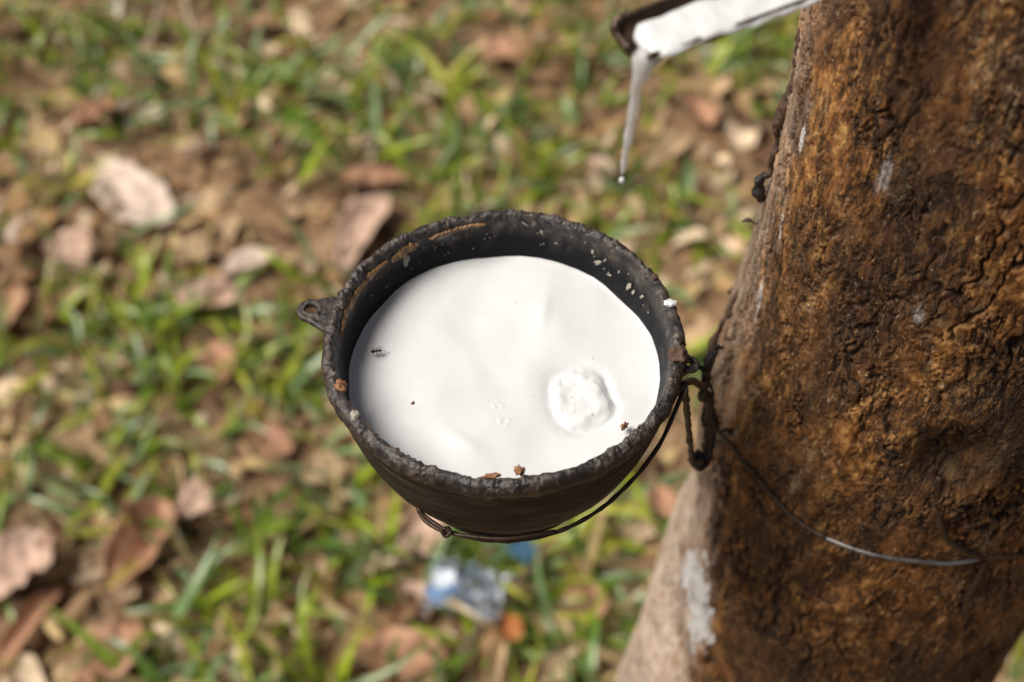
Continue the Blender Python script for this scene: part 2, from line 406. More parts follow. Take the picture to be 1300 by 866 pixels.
lx_ = rng.uniform(-1.6, 2.0, n); ly_ = rng.uniform(.1, 3.1, n)
straw = build_blades(lx_, ly_, gz(lx_, ly_) + .004, rng.uniform(0, 6.28, n), rng.uniform(.03, .14, n), rng.uniform(.001, .0035, n), rng.uniform(-.05, .3, n),
                     rng.uniform(-.1, .5, n), np.array([.50, .36, .20]) * rng.uniform(.35, 1.3, (n, 1)), 'dead_straw', M_LITTER)
tag(straw, 'thin dead straw and fine stems strewn over the soil', 'straw', kind='stuff')

# ------------------------------------------------------------------ single dry leaves
def dry_leaf(px, py, Lp, Wp, ang, colour, label, curl=.25, fold=.25, lift=.02, seed=0, group='dry fallen leaves lying on the ground'):
    c = at(px, py, .02); d = np.linalg.norm(c - [0, 0, HC]) / FPX
    # picture angle -> ground angle, undoing the foreshortening
    ax, ay = math.cos(R(ang)) , math.sin(R(ang)) / .77
    L_ = Lp * d * math.hypot(ax, ay); W_ = Wp * d * (1.05 + .2 * abs(math.cos(R(ang)))); A = math.atan2(ay, ax)
    nu, nv = 30, 15
    u = np.linspace(-1, 1, nu)[:, None] + np.zeros((1, nv)); v = np.linspace(-1, 1, nv)[None] + np.zeros((nu, 1))
    wd = (np.clip(1 - np.abs(u) ** 2.2, 0, 1)) ** .8 * (1 + .12 * u) + .015
    edge = 1 + .22 * vnoise(u * 3.5 + seed, np.sign(v) * 3.3, seed * 1.7, 3) + .08 * vnoise(u * 12 + seed, np.sign(v) * 3.3, seed, 4)
    x = u * L_ / 2; y = v * wd * edge * W_ / 2
    z = fold * np.abs(y) + curl * W_ * (v * wd) ** 2 * .8 + curl * L_ * .18 * u ** 2 + .16 * W_ * fbm(u * 2.5 + seed, v * 1.6, seed * .37, 3, 8)
    z = z + .02 * W_ * np.abs(np.sin(u * 16 + np.abs(v) * 4))
    x = x + .06 * L_ * (v * wd) ** 2
    y = y + .07 * L_ * u ** 2 * (1 if seed % 2 else -1)
    if curl > .6:                                                   # rolled leaf
        a_ = v * wd * curl * 2.0; rr = W_ / 2 / (curl * 2.0); y = rr * np.sin(a_); z = rr * (1 - np.cos(a_)) + .04 * W_ * fbm(u * 3 + seed, v * 2, 0, 3, 8)
    cs = np.array(colour)
    spots = sst(.15, .55, fbm(u * 2.5 + seed * 3, v * 1.6, seed, 4, 12))[..., None]
    C = cs * (1 - .45 * spots) + np.array([.10, .055, .03]) * .45 * spots
    rib = np.exp(-(v * wd / .05) ** 2)[..., None]; C = C * (1 + .10 * rib)
    V = np.stack([x, y, z - z.min()], -1).reshape(-1, 3)
    o = mesh_obj('dry_leaf', V, grid_faces(nu, nv), M_LEAF, attrs={'col': C.reshape(-1, 3)})
    md = o.modifiers.new('thickness', 'SOLIDIFY'); md.thickness = .0005
    o.location = (c[0], c[1], float(gz(c[0], c[1])) + lift); o.rotation_euler = (random.uniform(-.12, .12), random.uniform(-.1, .1), A)
    tag(o, label, 'leaf', group)
    P = catmull([(-L_ / 2 - .028, .004, .012), (-L_ / 2 - .012, 0, .006), (-L_ / 2 + .002, .07 * L_ * (1 if seed % 2 else -1), .5 * float(z[0, nv // 2] - z.min()) + .002)], 6)
    mesh_obj('stalk', *tube(P, np.linspace(.0014, .0009, len(P)), 6), M_TWIG, o)
    return o
PK, TN, CR, BR, OR, RD = (.64, .44, .33), (.52, .37, .21), (.78, .62, .50), (.32, .19, .125), (.50, .18, .045), (.50, .27, .16)
LV = [
 (160, 243, 135, 62, -38, CR, 'large pale pinkish leaf with a brown spot, near the left edge above the middle', .12, .1),
 (88, 318, 60, 44, -30, PK, 'pale pink crumpled leaf just below the large spotted leaf at left', .3, .3),
 (28, 296, 44, 30, 10, CR, 'small cream leaf at the left edge beside a bright green tuft', .2, .2),
 (315, 337, 70, 30, 18, CR, 'cream pointed leaf above and left of the cup ear', .15, .2),
 (268, 392, 84, 34, 2, PK, 'folded pinkish brown leaf lying level left of the cup ear', .4, .6),
 (281, 462, 62, 34, -58, RD, 'upright reddish tan leaf below the folded pinkish leaf, left of the cup', .3, .3),
 (186, 704, 110, 60, 62, RD, 'large curled reddish brown leaf standing in the lower left grass', .5, .5),
 (250, 642, 50, 38, 30, PK, 'small pink leaf above and right of the large curled leaf at lower left', .2, .2),
 (26, 738, 105, 64, 42, PK, 'broad pale brown leaf cut by the left picture edge near the bottom', .25, .2),
 (32, 808, 118, 40, 63, RD, 'long rolled brown leaf in the bottom left corner', .8, .4),
 (142, 835, 90, 56, 48, RD, 'flat reddish brown leaf at the bottom edge, right of the rolled leaf', .12, .1),
 (538, 682, 66, 54, -20, PK, 'squarish pinkish brown leaf just under the lower left side of the cup', .2, .1),
 (502, 834, 128, 50, -10, RD, 'long reddish brown leaf lying across the bottom edge below the cup', .2, .3),
 (528, 762, 50, 36, -50, PK, 'pale curled leaf touching the left end of the plastic wrapper', .4, .4),
 (640, 808, 46, 30, -35, OR, 'small bright orange leaf below the plastic wrapper', .4, .5),
 (628, 850, 64, 20, 80, TN, 'narrow tan leaf pointing down from the small orange leaf', .4, .5),
 (470, 230, 92, 28, 3, RD, 'narrow reddish tan leaf lying level above and left of the cup rim', .3, .3),
 (455, 300, 118, 44, 66, PK, 'long pale leaf standing upright left of the cup rim', .25, .3),
 (630, 68, 62, 36, -10, RD, 'reddish tan leaf above the cup in the upper middle', .2, .2),
 (496, 32, 38, 30, -40, PK, 'small pink rounded leaf near the top edge left of centre', .2, .2),
 (548, 110, 34, 26, 20, CR, 'small cream leaf above the cup, right of the narrow level leaf', .2, .2),
 (885, 138, 82, 30, -65, RD, 'narrow red brown leaf between the latex string and the trunk', .3, .4),
 (850, 196, 74, 26, 35, TN, 'curved tan leaf right of the hanging latex drop', .3, .3),
 (8, 392, 60, 44, 80, RD, 'dark reddish leaf cut by the left picture edge at mid height', .3, .3),
 (246, 192, 32, 26, 20, PK, 'tiny pale pink leaf right of the large spotted leaf', .2, .2),
 (192, 146, 30, 24, 0, CR, 'tiny round cream leaf above the large spotted leaf', .2, .1),
 (242, 322, 48, 34, -20, TN, 'tan crumpled leaf left of the cream pointed leaf', .4, .3),
 (756, 766, 40, 26, -70, RD, 'small reddish leaf on the ground just left of the pale trunk foot', .3, .3),
 (840, 640, 46, 30, -70, RD, 'brown leaf in the gap between cup and lower trunk', .3, .3),
 (410, 596, 62, 34, 10, TN, 'tan leaf on bare soil just left of the lower cup wall', .2, .2),
 (345, 560, 54, 32, -30, RD, 'brown leaf on bare soil below and left of the cup ear', .2, .3),
 (560, 205, 46, 22, 40, TN, 'small tan leaf in the grass directly above the cup rim', .3, .3),
 (760, 215, 44, 24, -30, PK, 'small pink leaf left of the hanging latex drop', .3, .3),
 (330, 30, 52, 26, 10, RD, 'brown leaf near the top edge in the upper left', .3, .3),
 (120, 150, 56, 30, 50, RD, 'reddish leaf in the upper left grass, above the tiny round leaf', .3, .3),
 (700, 860, 60, 30, 20, TN, 'tan leaf at the bottom edge right of the narrow tan leaf', .3, .3),
]
for i, q in enumerate(LV): dry_leaf(*q[:7], curl=q[7], fold=q[8], lift=.014 + .012 * ((i * 37) % 10) / 10, seed=i + 1)

# twigs and straw stems that can be told apart
def stick(pts, r0, r1, mat, name, label, cat='twig', z=.02, seed=0, group=None):
    P = [at(a, b, z + (h if h else 0)) for a, b, h in pts]
    P = catmull(P, 10); o0 = P[0].copy(); P = P + np.random.default_rng(seed).normal(0, .0006, P.shape)
    V, F = tube(P - o0, np.linspace(r0, r1, len(P)), 8, .0005, 120, seed)
    o = mesh_obj(name, V, F, mat); o.location = tuple(o0); return tag(o, label, cat, group)
stick([(572, 856, .0), (606, 800, .012), (650, 745, .02), (690, 708, .022)], .0045, .003, M_TWIG, 'twig', 'brown twig slanting up to the right behind the plastic wrapper', seed=1)
stick([(190, 56, 0), (197, 30, .01), (206, -6, .02)], .004, .003, M_STRAW, 'straw_stem', 'pale straw stem at the top edge, left one of two', 'stem', seed=2)
stick([(250, 60, 0), (242, 30, .01), (233, -6, .02)], .0045, .003, M_STRAW, 'straw_stem', 'tan straw stem at the top edge, right one of two', 'stem', seed=3)
stick([(800, 225, 0), (850, 245, .01), (905, 300, .01), (940, 330, .0)], .0035, .002, M_TWIG, 'twig', 'thin brown twig running right of the cup towards the trunk', seed=4)

# ------------------------------------------------------------------ plastic rubbish on the ground
def film(px, py, Lx, Ly, rot, label, name, inkf, seed):
    c = at(px, py, .03); nu = 60; nv = 44
    u, v = np.meshgrid(np.linspace(-1, 1, nu), np.linspace(-1, 1, nv), indexing='ij')
    x = u * Lx / 2 * (1 + .08 * fbm(v * 2, u * 2, seed, 2, 2)); y = v * Ly / 2 * (1 + .1 * fbm(u * 2, v, seed, 2, 5))
    rg = 1 - np.abs(fbm(u * 1.8 + seed, v * 1.8, .3, 4, 6)) * 1.6
    z = .020 * rg + .010 * fbm(u * 5, v * 5, seed, 3, 3)
    ink, op = inkf(u, v)
    o = mesh_obj(name, np.stack([x, y, z], -1).reshape(-1, 3), grid_faces(nu, nv), M_PLASTIC, attrs={'ink': ink.reshape(-1, 3), 'opaque': op.ravel()}, smooth=True)
    o.location = (c[0], c[1], float(gz(c[0], c[1])) + .032); o.rotation_euler = (0, .05, rot); md = o.modifiers.new('thickness', 'SOLIDIFY'); md.thickness = .0003
    return tag(o, label, 'wrapper')
def ink1(u, v):
    w = sst(.0, .12, .36 - np.hypot((u + .62) * 1.1, (v - .15) * .9) + .08 * fbm(u * 4, v * 4, 1, 3, 4))
    bl = sst(.0, .10, .40 - np.hypot((u + .60) * 1.0, (v + .3) * .75) + .12 * fbm(u * 3, v * 3, 2, 3, 9))
    w2 = sst(.0, .1, .16 - np.hypot((u - .2) * .9, (v - .0)) + .07 * fbm(u * 4, v * 4, 7, 3, 4))
    ink = np.array([.16, .30, .55]) * np.ones(u.shape + (3,)); ink = ink * (1 - np.maximum(w, w2))[..., None] + np.array([.84, .88, .92]) * np.maximum(w, w2)[..., None]
    return ink, np.clip(np.maximum.reduce([w, bl, w2]) * .95 + .12, 0, 1)
def ink2(u, v):
    return np.array([.12, .30, .48]) * np.ones(u.shape + (3,)), np.clip(.75 + .5 * fbm(u * 3, v * 3, 1, 2, 3), .3, 1)
film(592, 758, .088, .062, -.25, 'crumpled clear plastic wrapper with blue and white print below the cup', 'plastic_wrapper', ink1, 1.3)
film(664, 704, (.026), .030, .9, 'small blue plastic scrap just under the bottom of the cup', 'plastic_scrap', ink2, 4.1)

# ------------------------------------------------------------------ rubber tree
AZL = np.array([(-3, 14.6), (.0, 14.4), (.20, 14.2), (.352, 13.95), (.42, 14.15), (.488, 13.85), (.525, 13.5), (.565, 12.7), (.59, 12.25), (.616, 12.3), (.66, 12.6), (.69, 12.6), (.766, 11.3), (.91, 9.85), (1.0, 8.95), (1.25, 6.8), (1.45, 4.0), (1.6, 2.)])
RAD = np.array([(-3, .088), (.20, .098), (.352, .101), (.616, .106), (.91, .1135), (1.1, .122), (1.45, .16), (1.6, .18)])
DT = .50
def trunk_prof(z):
    d = HC - z; r = np.interp(d, RAD[:, 0], RAD[:, 1]); a = np.interp(d, AZL[:, 0], AZL[:, 1])
    ds = np.array([-.012, -.006, 0, .006, .012])
    a = sum(np.interp(d + q, AZL[:, 0], AZL[:, 1]) for q in ds) / 5
    ac = a + np.degrees(np.arcsin(r / DT))
    # only part of the left-edge wobble moves the whole axis; the rest is local swelling (see trunk_r)
    acs = np.interp(d, [-3, .2, .35, .62, .91, 1.45], [26.2, 25.8, 25.45, 24.4, 23.0, 22.8])
    return r, np.radians(acs), np.radians(ac - acs)
def trunk_r(th, z):
    """radius and centre; th is the world angle round the axis"""
    r, ac, dl = trunk_prof(z)
    left = np.exp(-((((th - (np.pi - ac)) + np.pi) % (2 * np.pi) - np.pi) / .9) ** 2)     # bulge towards the left silhouette
    return r - dl * DT * left, DT * np.sin(ac), DT * np.cos(ac)
def bark_detail(th, z):
    s_ = th * .105
    wz = z + .012 * vnoise(s_ * 30, z * 18, 0, 3); ws = s_ + .006 * vnoise(s_ * 40, z * 25, 2, 4) + .004 * vnoise(s_ * 120, z * 90, 2, 14)
    d = HC - z
    leftness = ((((th - (np.pi - .40)) + np.pi) % (2 * np.pi)) - np.pi) / 1.0              # 0 at left silhouette, grows to the right (rad)
    # pale smooth left flank, widening low down; its sunlit brightness is in the colour
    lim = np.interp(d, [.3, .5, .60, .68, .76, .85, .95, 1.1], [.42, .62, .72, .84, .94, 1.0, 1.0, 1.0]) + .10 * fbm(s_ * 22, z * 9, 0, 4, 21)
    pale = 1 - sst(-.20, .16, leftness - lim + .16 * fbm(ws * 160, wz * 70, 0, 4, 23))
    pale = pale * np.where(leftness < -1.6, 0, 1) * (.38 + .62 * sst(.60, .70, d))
    rough_ = 1 - .80 * pale * sst(.66, .74, d)
    big = .0034 * fbm(s_ * 15, z * 5, 0, 2, 41)
    r1 = np.abs(vnoise(ws * 62, wz * 13, 0, 51) + .25 * vnoise(ws * 240, wz * 120, 0, 52)); cr1 = 1 - sst(.0, .075, r1)
    gate1 = sst(-.05, .3, vnoise(s_ * 22, z * 12, 0, 53))
    r2 = np.abs(fbm(ws * 150, wz * 30, 0, 4, 61) + .2 * vnoise(ws * 700, wz * 400, 0, 62)); cr2 = 1 - sst(.0, .11, r2)
    gate2 = sst(-.1, .25, vnoise(s_ * 45, z * 26, 0, 57))
    r3 = np.abs(fbm(ws * 330, wz * 80, 0, 4, 63)); cr3 = 1 - sst(.0, .14, r3)
    gate3 = sst(-.2, .15, vnoise(s_ * 60, z * 40, 0, 58))
    q1 = fbm(ws * 170, wz * 36, 0, 6, 71) * 1.8 + .25 * vnoise(ws * 900, wz * 500, 0, 72) + 20; k1 = np.floor(q1); t1 = k1 + sst(.0, .35, q1 - k1)          # peeling layers
    q2 = fbm(ws * 420, wz * 110, 0, 4, 75) * 2.2 + 20; k2 = np.floor(q2); t2 = k2 + sst(.0, .3, q2 - k2)
    lip1 = (1 - sst(.0, .16, np.abs(q1 - k1))) ; cid = np.clip((q2 - k2), 0, 1)
    fine = fbm(ws * 620, wz * 300, 0, 4, 81)
    lay = sst(-.35, .1, vnoise(s_ * 30 + 4, z * 16, 0, 92))
    h = big + rough_ * (-.0045 * cr1 * gate1 - .0021 * cr2 * gate2 - .0009 * cr3 * gate3 + .00040 * (t1 - 20) * (.3 + .7 * lay) + .00018 * (t2 - 20)) + fine * .00034 * (.4 + .6 * rough_)
    crack = np.clip(1.1 * cr1 * gate1 + .9 * cr2 * gate2 + .55 * cr3 * gate3 + .30 * lip1 * lay, 0, 1) * rough_
    return h, pale, crack, cid, leftness, s_
WHITE = []   # filled below: (theta, z, half width in theta, half height, tilt)
def trunk_hit(px, py, off=0.):
    """where the ray of a photo pixel meets the smooth trunk"""
    d = ray(px, py); best = None
    for t in np.linspace(.2, 1.6, 2800):
        P = np.array([0, 0, HC]) + d * t
        r, cx, cy = trunk_r(np.array(math.atan2(P[1] - .46, P[0] - .2)), P[2])
        th = np.arctan2(P[1] - cy, P[0] - cx); r, cx, cy = trunk_r(th, P[2]); q = math.hypot(P[0] - cx, P[1] - cy) - (r + off)
        if q <= 0: return P, float(th)
        if best is None or q < best[0]: best = (q, P, float(th))
    return best[1], best[2]
for px, py, hw, hh, tilt, thr in [(878, 728, 22, 40, -.3, -.1), (888, 770, 24, 50, .25, -.15), (878, 822, 10, 18, 0, .0), (872, 655, 7, 12, 0, .1), (963, 375, 8, 28, .15, .0), (990, 300, 8, 26, .2, .15), (1016, 178, 8, 20, 0, .0),
                             (1120, 225, 20, 55, .1, .32), (1165, 400, 26, 30, .3, .45)]:
    P, th = trunk_hit(px, py); D = np.linalg.norm(P - [0, 0, HC]) / FPX
    WHITE.append((th, P[2], hw * D / .105, hh * D / .8, tilt, thr))
KNOT, KTH = trunk_hit(1205, 585); SCAR, STH = trunk_hit(1062, 735)
def tgrid():
    t0, t1 = R(-205), R(-20)
    th = np.concatenate([np.linspace(t0, t1, 520), np.linspace(t1, t0 + 2 * np.pi, 90)[1:-1]])
    z = np.concatenate([np.linspace(-.12, HC - 1.12, 60)[:-1], np.linspace(HC - 1.12, HC - .22, 1050), np.linspace(HC - .22, 3.2, 120)[1:]])
    return th, z
th, z = tgrid(); TH, ZZ = np.meshgrid(th, z)
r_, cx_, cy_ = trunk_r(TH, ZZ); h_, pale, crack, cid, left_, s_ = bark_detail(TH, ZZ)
wh = np.zeros_like(h_)
ragged = .62 * fbm(s_ * 150, ZZ * 75, 0, 5, 91)
for a, b, hw, hh, tl, thr in WHITE:
    dt = ((TH - a + np.pi) % (2 * np.pi) - np.pi); dz = ZZ - b
    dt2 = dt + tl * dz / .105
    m = 1 - np.sqrt((dt2 / hw) ** 2 + (dz / hh) ** 2) + ragged - thr
    wh = np.maximum(wh, sst(.0, .14 if thr < 0 else .5, m) * (1. if thr < .0 else .62 if thr < .2 else .4) * np.clip(1.0 - 1.1 * crack + .5 * vnoise(s_ * 260, ZZ * 140, 0, 95), 0, 1))
dk = ((TH - KTH + np.pi) % (2 * np.pi) - np.pi) * .105; dkz = ZZ - KNOT[2]; rk = np.hypot(dk * 1.0, dkz * .62)
h_ += -.0065 * np.exp(-(rk / .010) ** 2) + .0030 * np.exp(-((rk - .022) / .010) ** 2)
dsc = ((TH - STH + np.pi) % (2 * np.pi) - np.pi) * .105; dsz = ZZ - SCAR[2]; rs = np.hypot(dsc * 1.2, dsz * .8) * (1 + .15 * fbm(s_ * 40, ZZ * 30, 0, 2, 6))
h_ += -.0045 * np.exp(-(rs / .011) ** 2) + .003 * np.exp(-((rs - .019) / .006) ** 2)
# sunken dark bands of old tapping cuts, low on the right
band = np.zeros_like(h_)
for k_, (dd, amp) in enumerate([(.775, .0035), (.815, .0028), (.86, .003)]):
    q = (HC - ZZ) - (dd + .10 * ((TH + 1.6)) * .35 + .010 * vnoise(s_ * 25, ZZ * 3, 0, 100 + k_))
    g_ = np.exp(-(q / .0045) ** 2) * sst(.9, 1.5, left_); band = np.maximum(band, g_); h_ -= amp * g_
tone_ = np.clip(sst(.15, .75, fbm(s_ * 9, ZZ * 5, 0, 3, 7) + .25 * sst(1.1, 1.9, left_)) + .7 * band + .7 * np.exp(-(rk / .022) ** 2), 0, 1)  # shade of the right side is put into this tone
rr = r_ + h_ * (1 + .25 * sst(.62, .50, HC - ZZ))
V = np.stack([cx_ + rr * np.cos(TH), cy_ + rr * np.sin(TH), ZZ], -1)
tree = empty('rubber_tree', (.205, .455, 0), 'thick brown rubber tree trunk with rough peeling bark beside the cup', 'tree')
OFF = np.array([.205, .455, 0])
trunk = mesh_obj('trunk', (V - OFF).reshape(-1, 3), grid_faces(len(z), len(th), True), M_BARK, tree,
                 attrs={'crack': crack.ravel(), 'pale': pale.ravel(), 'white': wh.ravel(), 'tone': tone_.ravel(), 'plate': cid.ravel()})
def surf(px, py, off=.002):
    P, t_ = trunk_hit(px, py)
    h = float(bark_detail(np.array([t_]), np.array([P[2]]))[0][0])
    r, cx, cy = trunk_r(np.array(t_), P[2]); q = float(r) + h + off
    return np.array([float(cx) + q * math.cos(t_), float(cy) + q * math.sin(t_), P[2]])
# loose flaps of bark along the left silhouette
def flap(pts, w, label=None, seed=0, mat=M_BARK):
    P = catmull(pts, 8); n_ = len(P)
    rad = w * (1 + .35 * np.sin(np.linspace(0, 9, n_) + seed)) * np.sin(np.linspace(.35, 2.6, n_))
    V, F = tube(P - OFF, np.abs(rad) + w * .15, 10, w * .5, 260, seed)
    o = mesh_obj('bark_flake', V, F, mat, tree); return o
def edge(px, py, fwd=.0):
    d = ray(px, py); t = (DT * .96 + fwd) / math.hypot(d[0], d[1]); return np.array([0, 0, HC]) + d * t
M_BFLAKE = m_simple('loose_bark', (.030, .018, .012), (.15, .085, .05), 220, .75, 0, .9, .002)
flap([edge(975, 222), edge(967, 226), edge(962, 234)], .0018, seed=1, mat=M_BLACK)
flap([edge(963, 226), edge(963, 240), edge(966, 256)], .0022, seed=2, mat=M_BLACK)
flap([edge(962, 286), edge(950, 279), edge(942, 281)], .0008, seed=3, mat=M_BFLAKE)
flap([edge(1008, 100), edge(998, 130), edge(986, 165), edge(990, 182)], .0020, seed=4, mat=M_BFLAKE)
flap([edge(1028, 10), edge(1020, 50), edge(1010, 95), edge(1000, 130)], .0022, seed=5, mat=M_BFLAKE)
flap([edge(988, 178), edge(980, 205), edge(975, 225)], .0016, seed=6, mat=M_BFLAKE)
flap([edge(940, 368), edge(930, 388), edge(925, 404)], .0020, seed=7, mat=M_BFLAKE)
flap([edge(922, 405), edge(908, 430), edge(902, 452)], .0022, seed=8, mat=M_BFLAKE)
# limbs and crown, well above the frame
LV_, LF_ = [], []
def limb(p0, p1, r0, r1, sd):
    g = np.random.default_rng(sd); m1 = (p0 * .6 + p1 * .4) + g.normal(0, .12, 3); return tube(catmull([p0, m1, p1], 10) - OFF, np.linspace(r0, r1, 21), 10, .006, 12, sd)
top = np.array([.215, .45, 3.1]); tips = [np.array(q) for q in [(1.5, 0.2, 5.2), (.3, 1.9, 5.4), (1.2, 1.3, 5.9), (.9, -.9, 5.3), (-.5, .5, 6.0)]]
for i, q in enumerate(tips): mesh_obj('limb', *limb(top - [0, 0, .1], q, .062, .02, i + 3), M_BARK, tree)
g = np.random.default_rng(9); nl = 7000
cc_ = np.vstack([q + g.normal(0, .25, 3) for q in tips for _ in range(9)]); cc_ = cc_ + g.normal(0, .45, cc_.shape)
ct = cc_[g.integers(0, len(cc_), nl)] + g.normal(0, .22, (nl, 3))
crown_o = build_blades(ct[:, 0] - OFF[0], ct[:, 1] - OFF[1], ct[:, 2], g.uniform(0, 6.28, nl), g.uniform(.10, .17, nl), g.uniform(.035, .055, nl), g.uniform(-.6, .4, nl), g.uniform(0, .6, nl),
                       np.array([.06, .12, .025]) * g.uniform(.7, 1.3, (nl, 1)), 'crown', M_GRASS, 4)
crown_o.parent = tree

# ------------------------------------------------------------------ cup
CUP = np.array([-.0035, .3798, 1.0])
RO, ZL = .0752, -.0228
cup = empty('latex_cup', CUP, 'black crusty plastic bowl full of white latex beside the trunk', 'cup')
prof = [(.0, -.0665), (.020, -.0660), (.036, -.0620), (.050, -.0520), (.0625, -.0360), (.0668, -.0190), (.0692, -.0060), (.0698, -.0016), (.0708, .0004), (.0722, .0009), (.0737, .0004), (.0748, -.0010), (.0754, -.0035), (.0750, -.0062), (.0738, -.0085),
        (.0726, -.0115), (.0704, -.0240), (.0664, -.0400), (.0600, -.0560), (.0520, -.0680), (.0475, -.0762), (.0440, -.0788), (.0, -.0788)]
PR = catmull([(a, 0, b) for a, b in prof], 8)[:, [0, 2]]
PR[:, 0] = np.clip(PR[:, 0], 0.00005, None)
nph = 1300; ph = np.linspace(0, 2 * np.pi, nph, endpoint=False)
A, RR = np.meshgrid(ph, PR[:, 0]); ZP = np.repeat(PR[:, 1:2], nph, 1)
lip = np.exp(-(((RR - .0725) / .0034) ** 4)) * sst(-.0125, -.0075, ZP)
X_, Y_ = np.cos(A), np.sin(A)
up = sst(-.05, 0, ZP)
wob_r = .0010 * vnoise(X_ * 1.7, Y_ * 1.7, 0, 3) * up + (.0006 * vnoise(X_ * 6, Y_ * 6, 0, 4) + .0007 * vnoise(X_ * 16, Y_ * 16, 0, 24)) * lip + .0008 * vnoise(X_ * 9, Y_ * 9, 4, 34) * lip * np.sign(RR - .0722)
wob_z = (.0014 * vnoise(X_ * 2.1 + 5, Y_ * 2.1, 0, 5) + .0009 * vnoise(X_ * 7, Y_ * 7, 0, 6) + .0006 * vnoise(X_ * 19, Y_ * 19, 0, 26)) * up
# outward displacement direction of the profile
tg = np.gradient(PR, axis=0); nr = np.stack([tg[:, 1], -tg[:, 0]], -1); nr /= np.linalg.norm(nr, axis=1)[:, None] + 1e-9
NRx = np.repeat(nr[:, :1], nph, 1); NRz = np.repeat(nr[:, 1:], nph, 1)
sx, sy, szz = X_ * RR, Y_ * RR, ZP
w1 = fbm(sx * 260, sy * 260, szz * 260, 4, 15); w2 = np.abs(vnoise(sx * 520, sy * 520, szz * 520, 16)); w3 = vnoise(sx * 120, sy * 120, szz * 120, 19)
f1, f2, cd = worley(A * .0715 * 420, (RR + ZP) * 420 + 3, 5)
lump = np.clip(.0016 * np.clip(w1, -.3, 1) + .0010 * w3 + .0010 * (cd > .62) * sst(.5, .1, f1) - .0005 * w2, -.0006, .0028)
gap = sst(-.25, .15, vnoise(X_ * 5, Y_ * 5, 3, 25))
disp = lip * lump * (.25 + .75 * gap) * .72
inner = (np.arange(len(PR)) < 7 * 8)[:, None] * np.ones((1, nph)); disp = disp + inner * .00025 * fbm(sx * 90, sy * 90, szz * 90, 3, 33)
outer = (np.arange(len(PR)) > 14 * 8)[:, None] * np.ones((1, nph)); disp = disp + outer * (.00006 * np.sin(ZP * 2600) + .0003 * fbm(sx * 60, sy * 60, szz * 60, 3, 35))
sgn = np.sign((nr * (PR - np.array([.0715, -.02]))).sum(1).mean() + 1e-9)
# normals must point away from the plastic: at the very lip top they must point up
itop = int(np.argmax(PR[:, 1])); 
if nr[itop, 1] < 0: NRx, NRz = -NRx, -NRz
RF = RR + wob_r + disp * NRx; ZF = ZP + wob_z + disp * NRz
V = np.stack([RF * X_, RF * Y_, ZF], -1).reshape(-1, 3)
crust = np.clip(lip * (.75 + .6 * gap) + .55 * sst(.35, .6, fbm(sx * 100, sy * 100, szz * 100, 3, 45)) * sst(-.02, -.004, ZP), 0, 1)
bowl = mesh_obj('bowl', V, grid_faces(len(PR), nph, True)[:, ::-1], M_CUP, cup, attrs={'crust': crust.ravel(), 'wall': outer.ravel()})
def wall(phi, zz, off=.0006):
    """point on the inner wall"""
    r = np.interp(zz, PR[:7 * 8, 1], PR[:7 * 8, 0]); up_ = sst(-.05, 0, zz)
    r = r + .0010 * vnoise(math.cos(phi) * 1.7, math.sin(phi) * 1.7, 0, 3) * up_ - off
    return np.array([r * math.cos(phi), r * math.sin(phi), zz])
# ear with a hole, flat in the rim plane
def ear(phi, r0, r1, halfw, hole_r, hole_at, th_=.0028, seed=0, z0=-.0035):
    n = 56; t = np.linspace(0, 2 * np.pi, n, endpoint=False)
    # outline: rounded triangle from wide root to round tip
    out = []
    for a in t:
        dx, dy = math.cos(a), math.sin(a)
        if dx > -.0: rr_ = (r1 - hole_at); x = dx * rr_; y = dy * rr_
        else:
            f = -dx; x = -f * (hole_at - r0); y = dy * ((r1 - hole_at) + (halfw - (r1 - hole_at)) * f * .0)
            y = math.copysign((r1 - hole_at) * (1 - f ** 2.2) ** .5 if False else (r1 - hole_at) + (halfw - (r1 - hole_at)) * min(1, f * 1.25), dy) if abs(dy) > 1e-6 else 0
            if f > .8: y = dy / math.sqrt(1 - .64) * halfw
        out.append((x, y))
    out = np.array(out); out *= (1 + .05 * vnoise(np.cos(t) * 3, np.sin(t) * 3, seed, 8))[:, None]
    inn = np.stack([np.cos(t), np.sin(t)], 1) * hole_r * (1 + .1 * vnoise(np.cos(t) * 2, np.sin(t) * 2, seed, 9))[:, None]
    K = 14; V = []; 
    # closed ring section: top from inner to outer, then bottom back
    for k in range(2 * K):
        kk = k if k < K else 2 * K - 1 - k; f = kk / (K - 1); q = inn * (1 - f) + out * f
        rim_ = math.sin(math.pi * min(1, max(0, f))) ** .5 if 0 < f < 1 else 0
        zz = (1 if k < K else -1) * th_ / 2 * (.55 + .45 * rim_)
        h = .0006 * fbm(q[:, 0] * 500, q[:, 1] * 500, 0, 3, 12 + seed) if k < K else 0
        lipz = .0008 * math.exp(-((f - .12) / .12) ** 2) if k < K else 0
        V.append(np.column_stack([q[:, 0] + hole_at, q[:, 1], np.full(n, z0 + zz + lipz) + h]))
    V = np.vstack(V); F = grid_faces(2 * K, n, True); last = (2 * K - 1) * n; j = np.arange(n)
    F = np.vstack([F, np.stack([last + j, last + (j + 1) % n, (j + 1) % n, j], 1)])
    c, s = math.cos(phi), math.sin(phi); V = np.column_stack([V[:, 0] * c - V[:, 1] * s, V[:, 0] * s + V[:, 1] * c, V[:, 2]])
    return mesh_obj('ear', V, F, M_CUP, cup, attrs={'crust': np.full(len(V), .85), 'wall': np.zeros(len(V))})
ear(R(168), .0725, .0895, .0100, .0026, .0835, seed=1)
ear(R(-8), .0725, .0815, .0075, .0016, .0775, seed=3, z0=-.005)
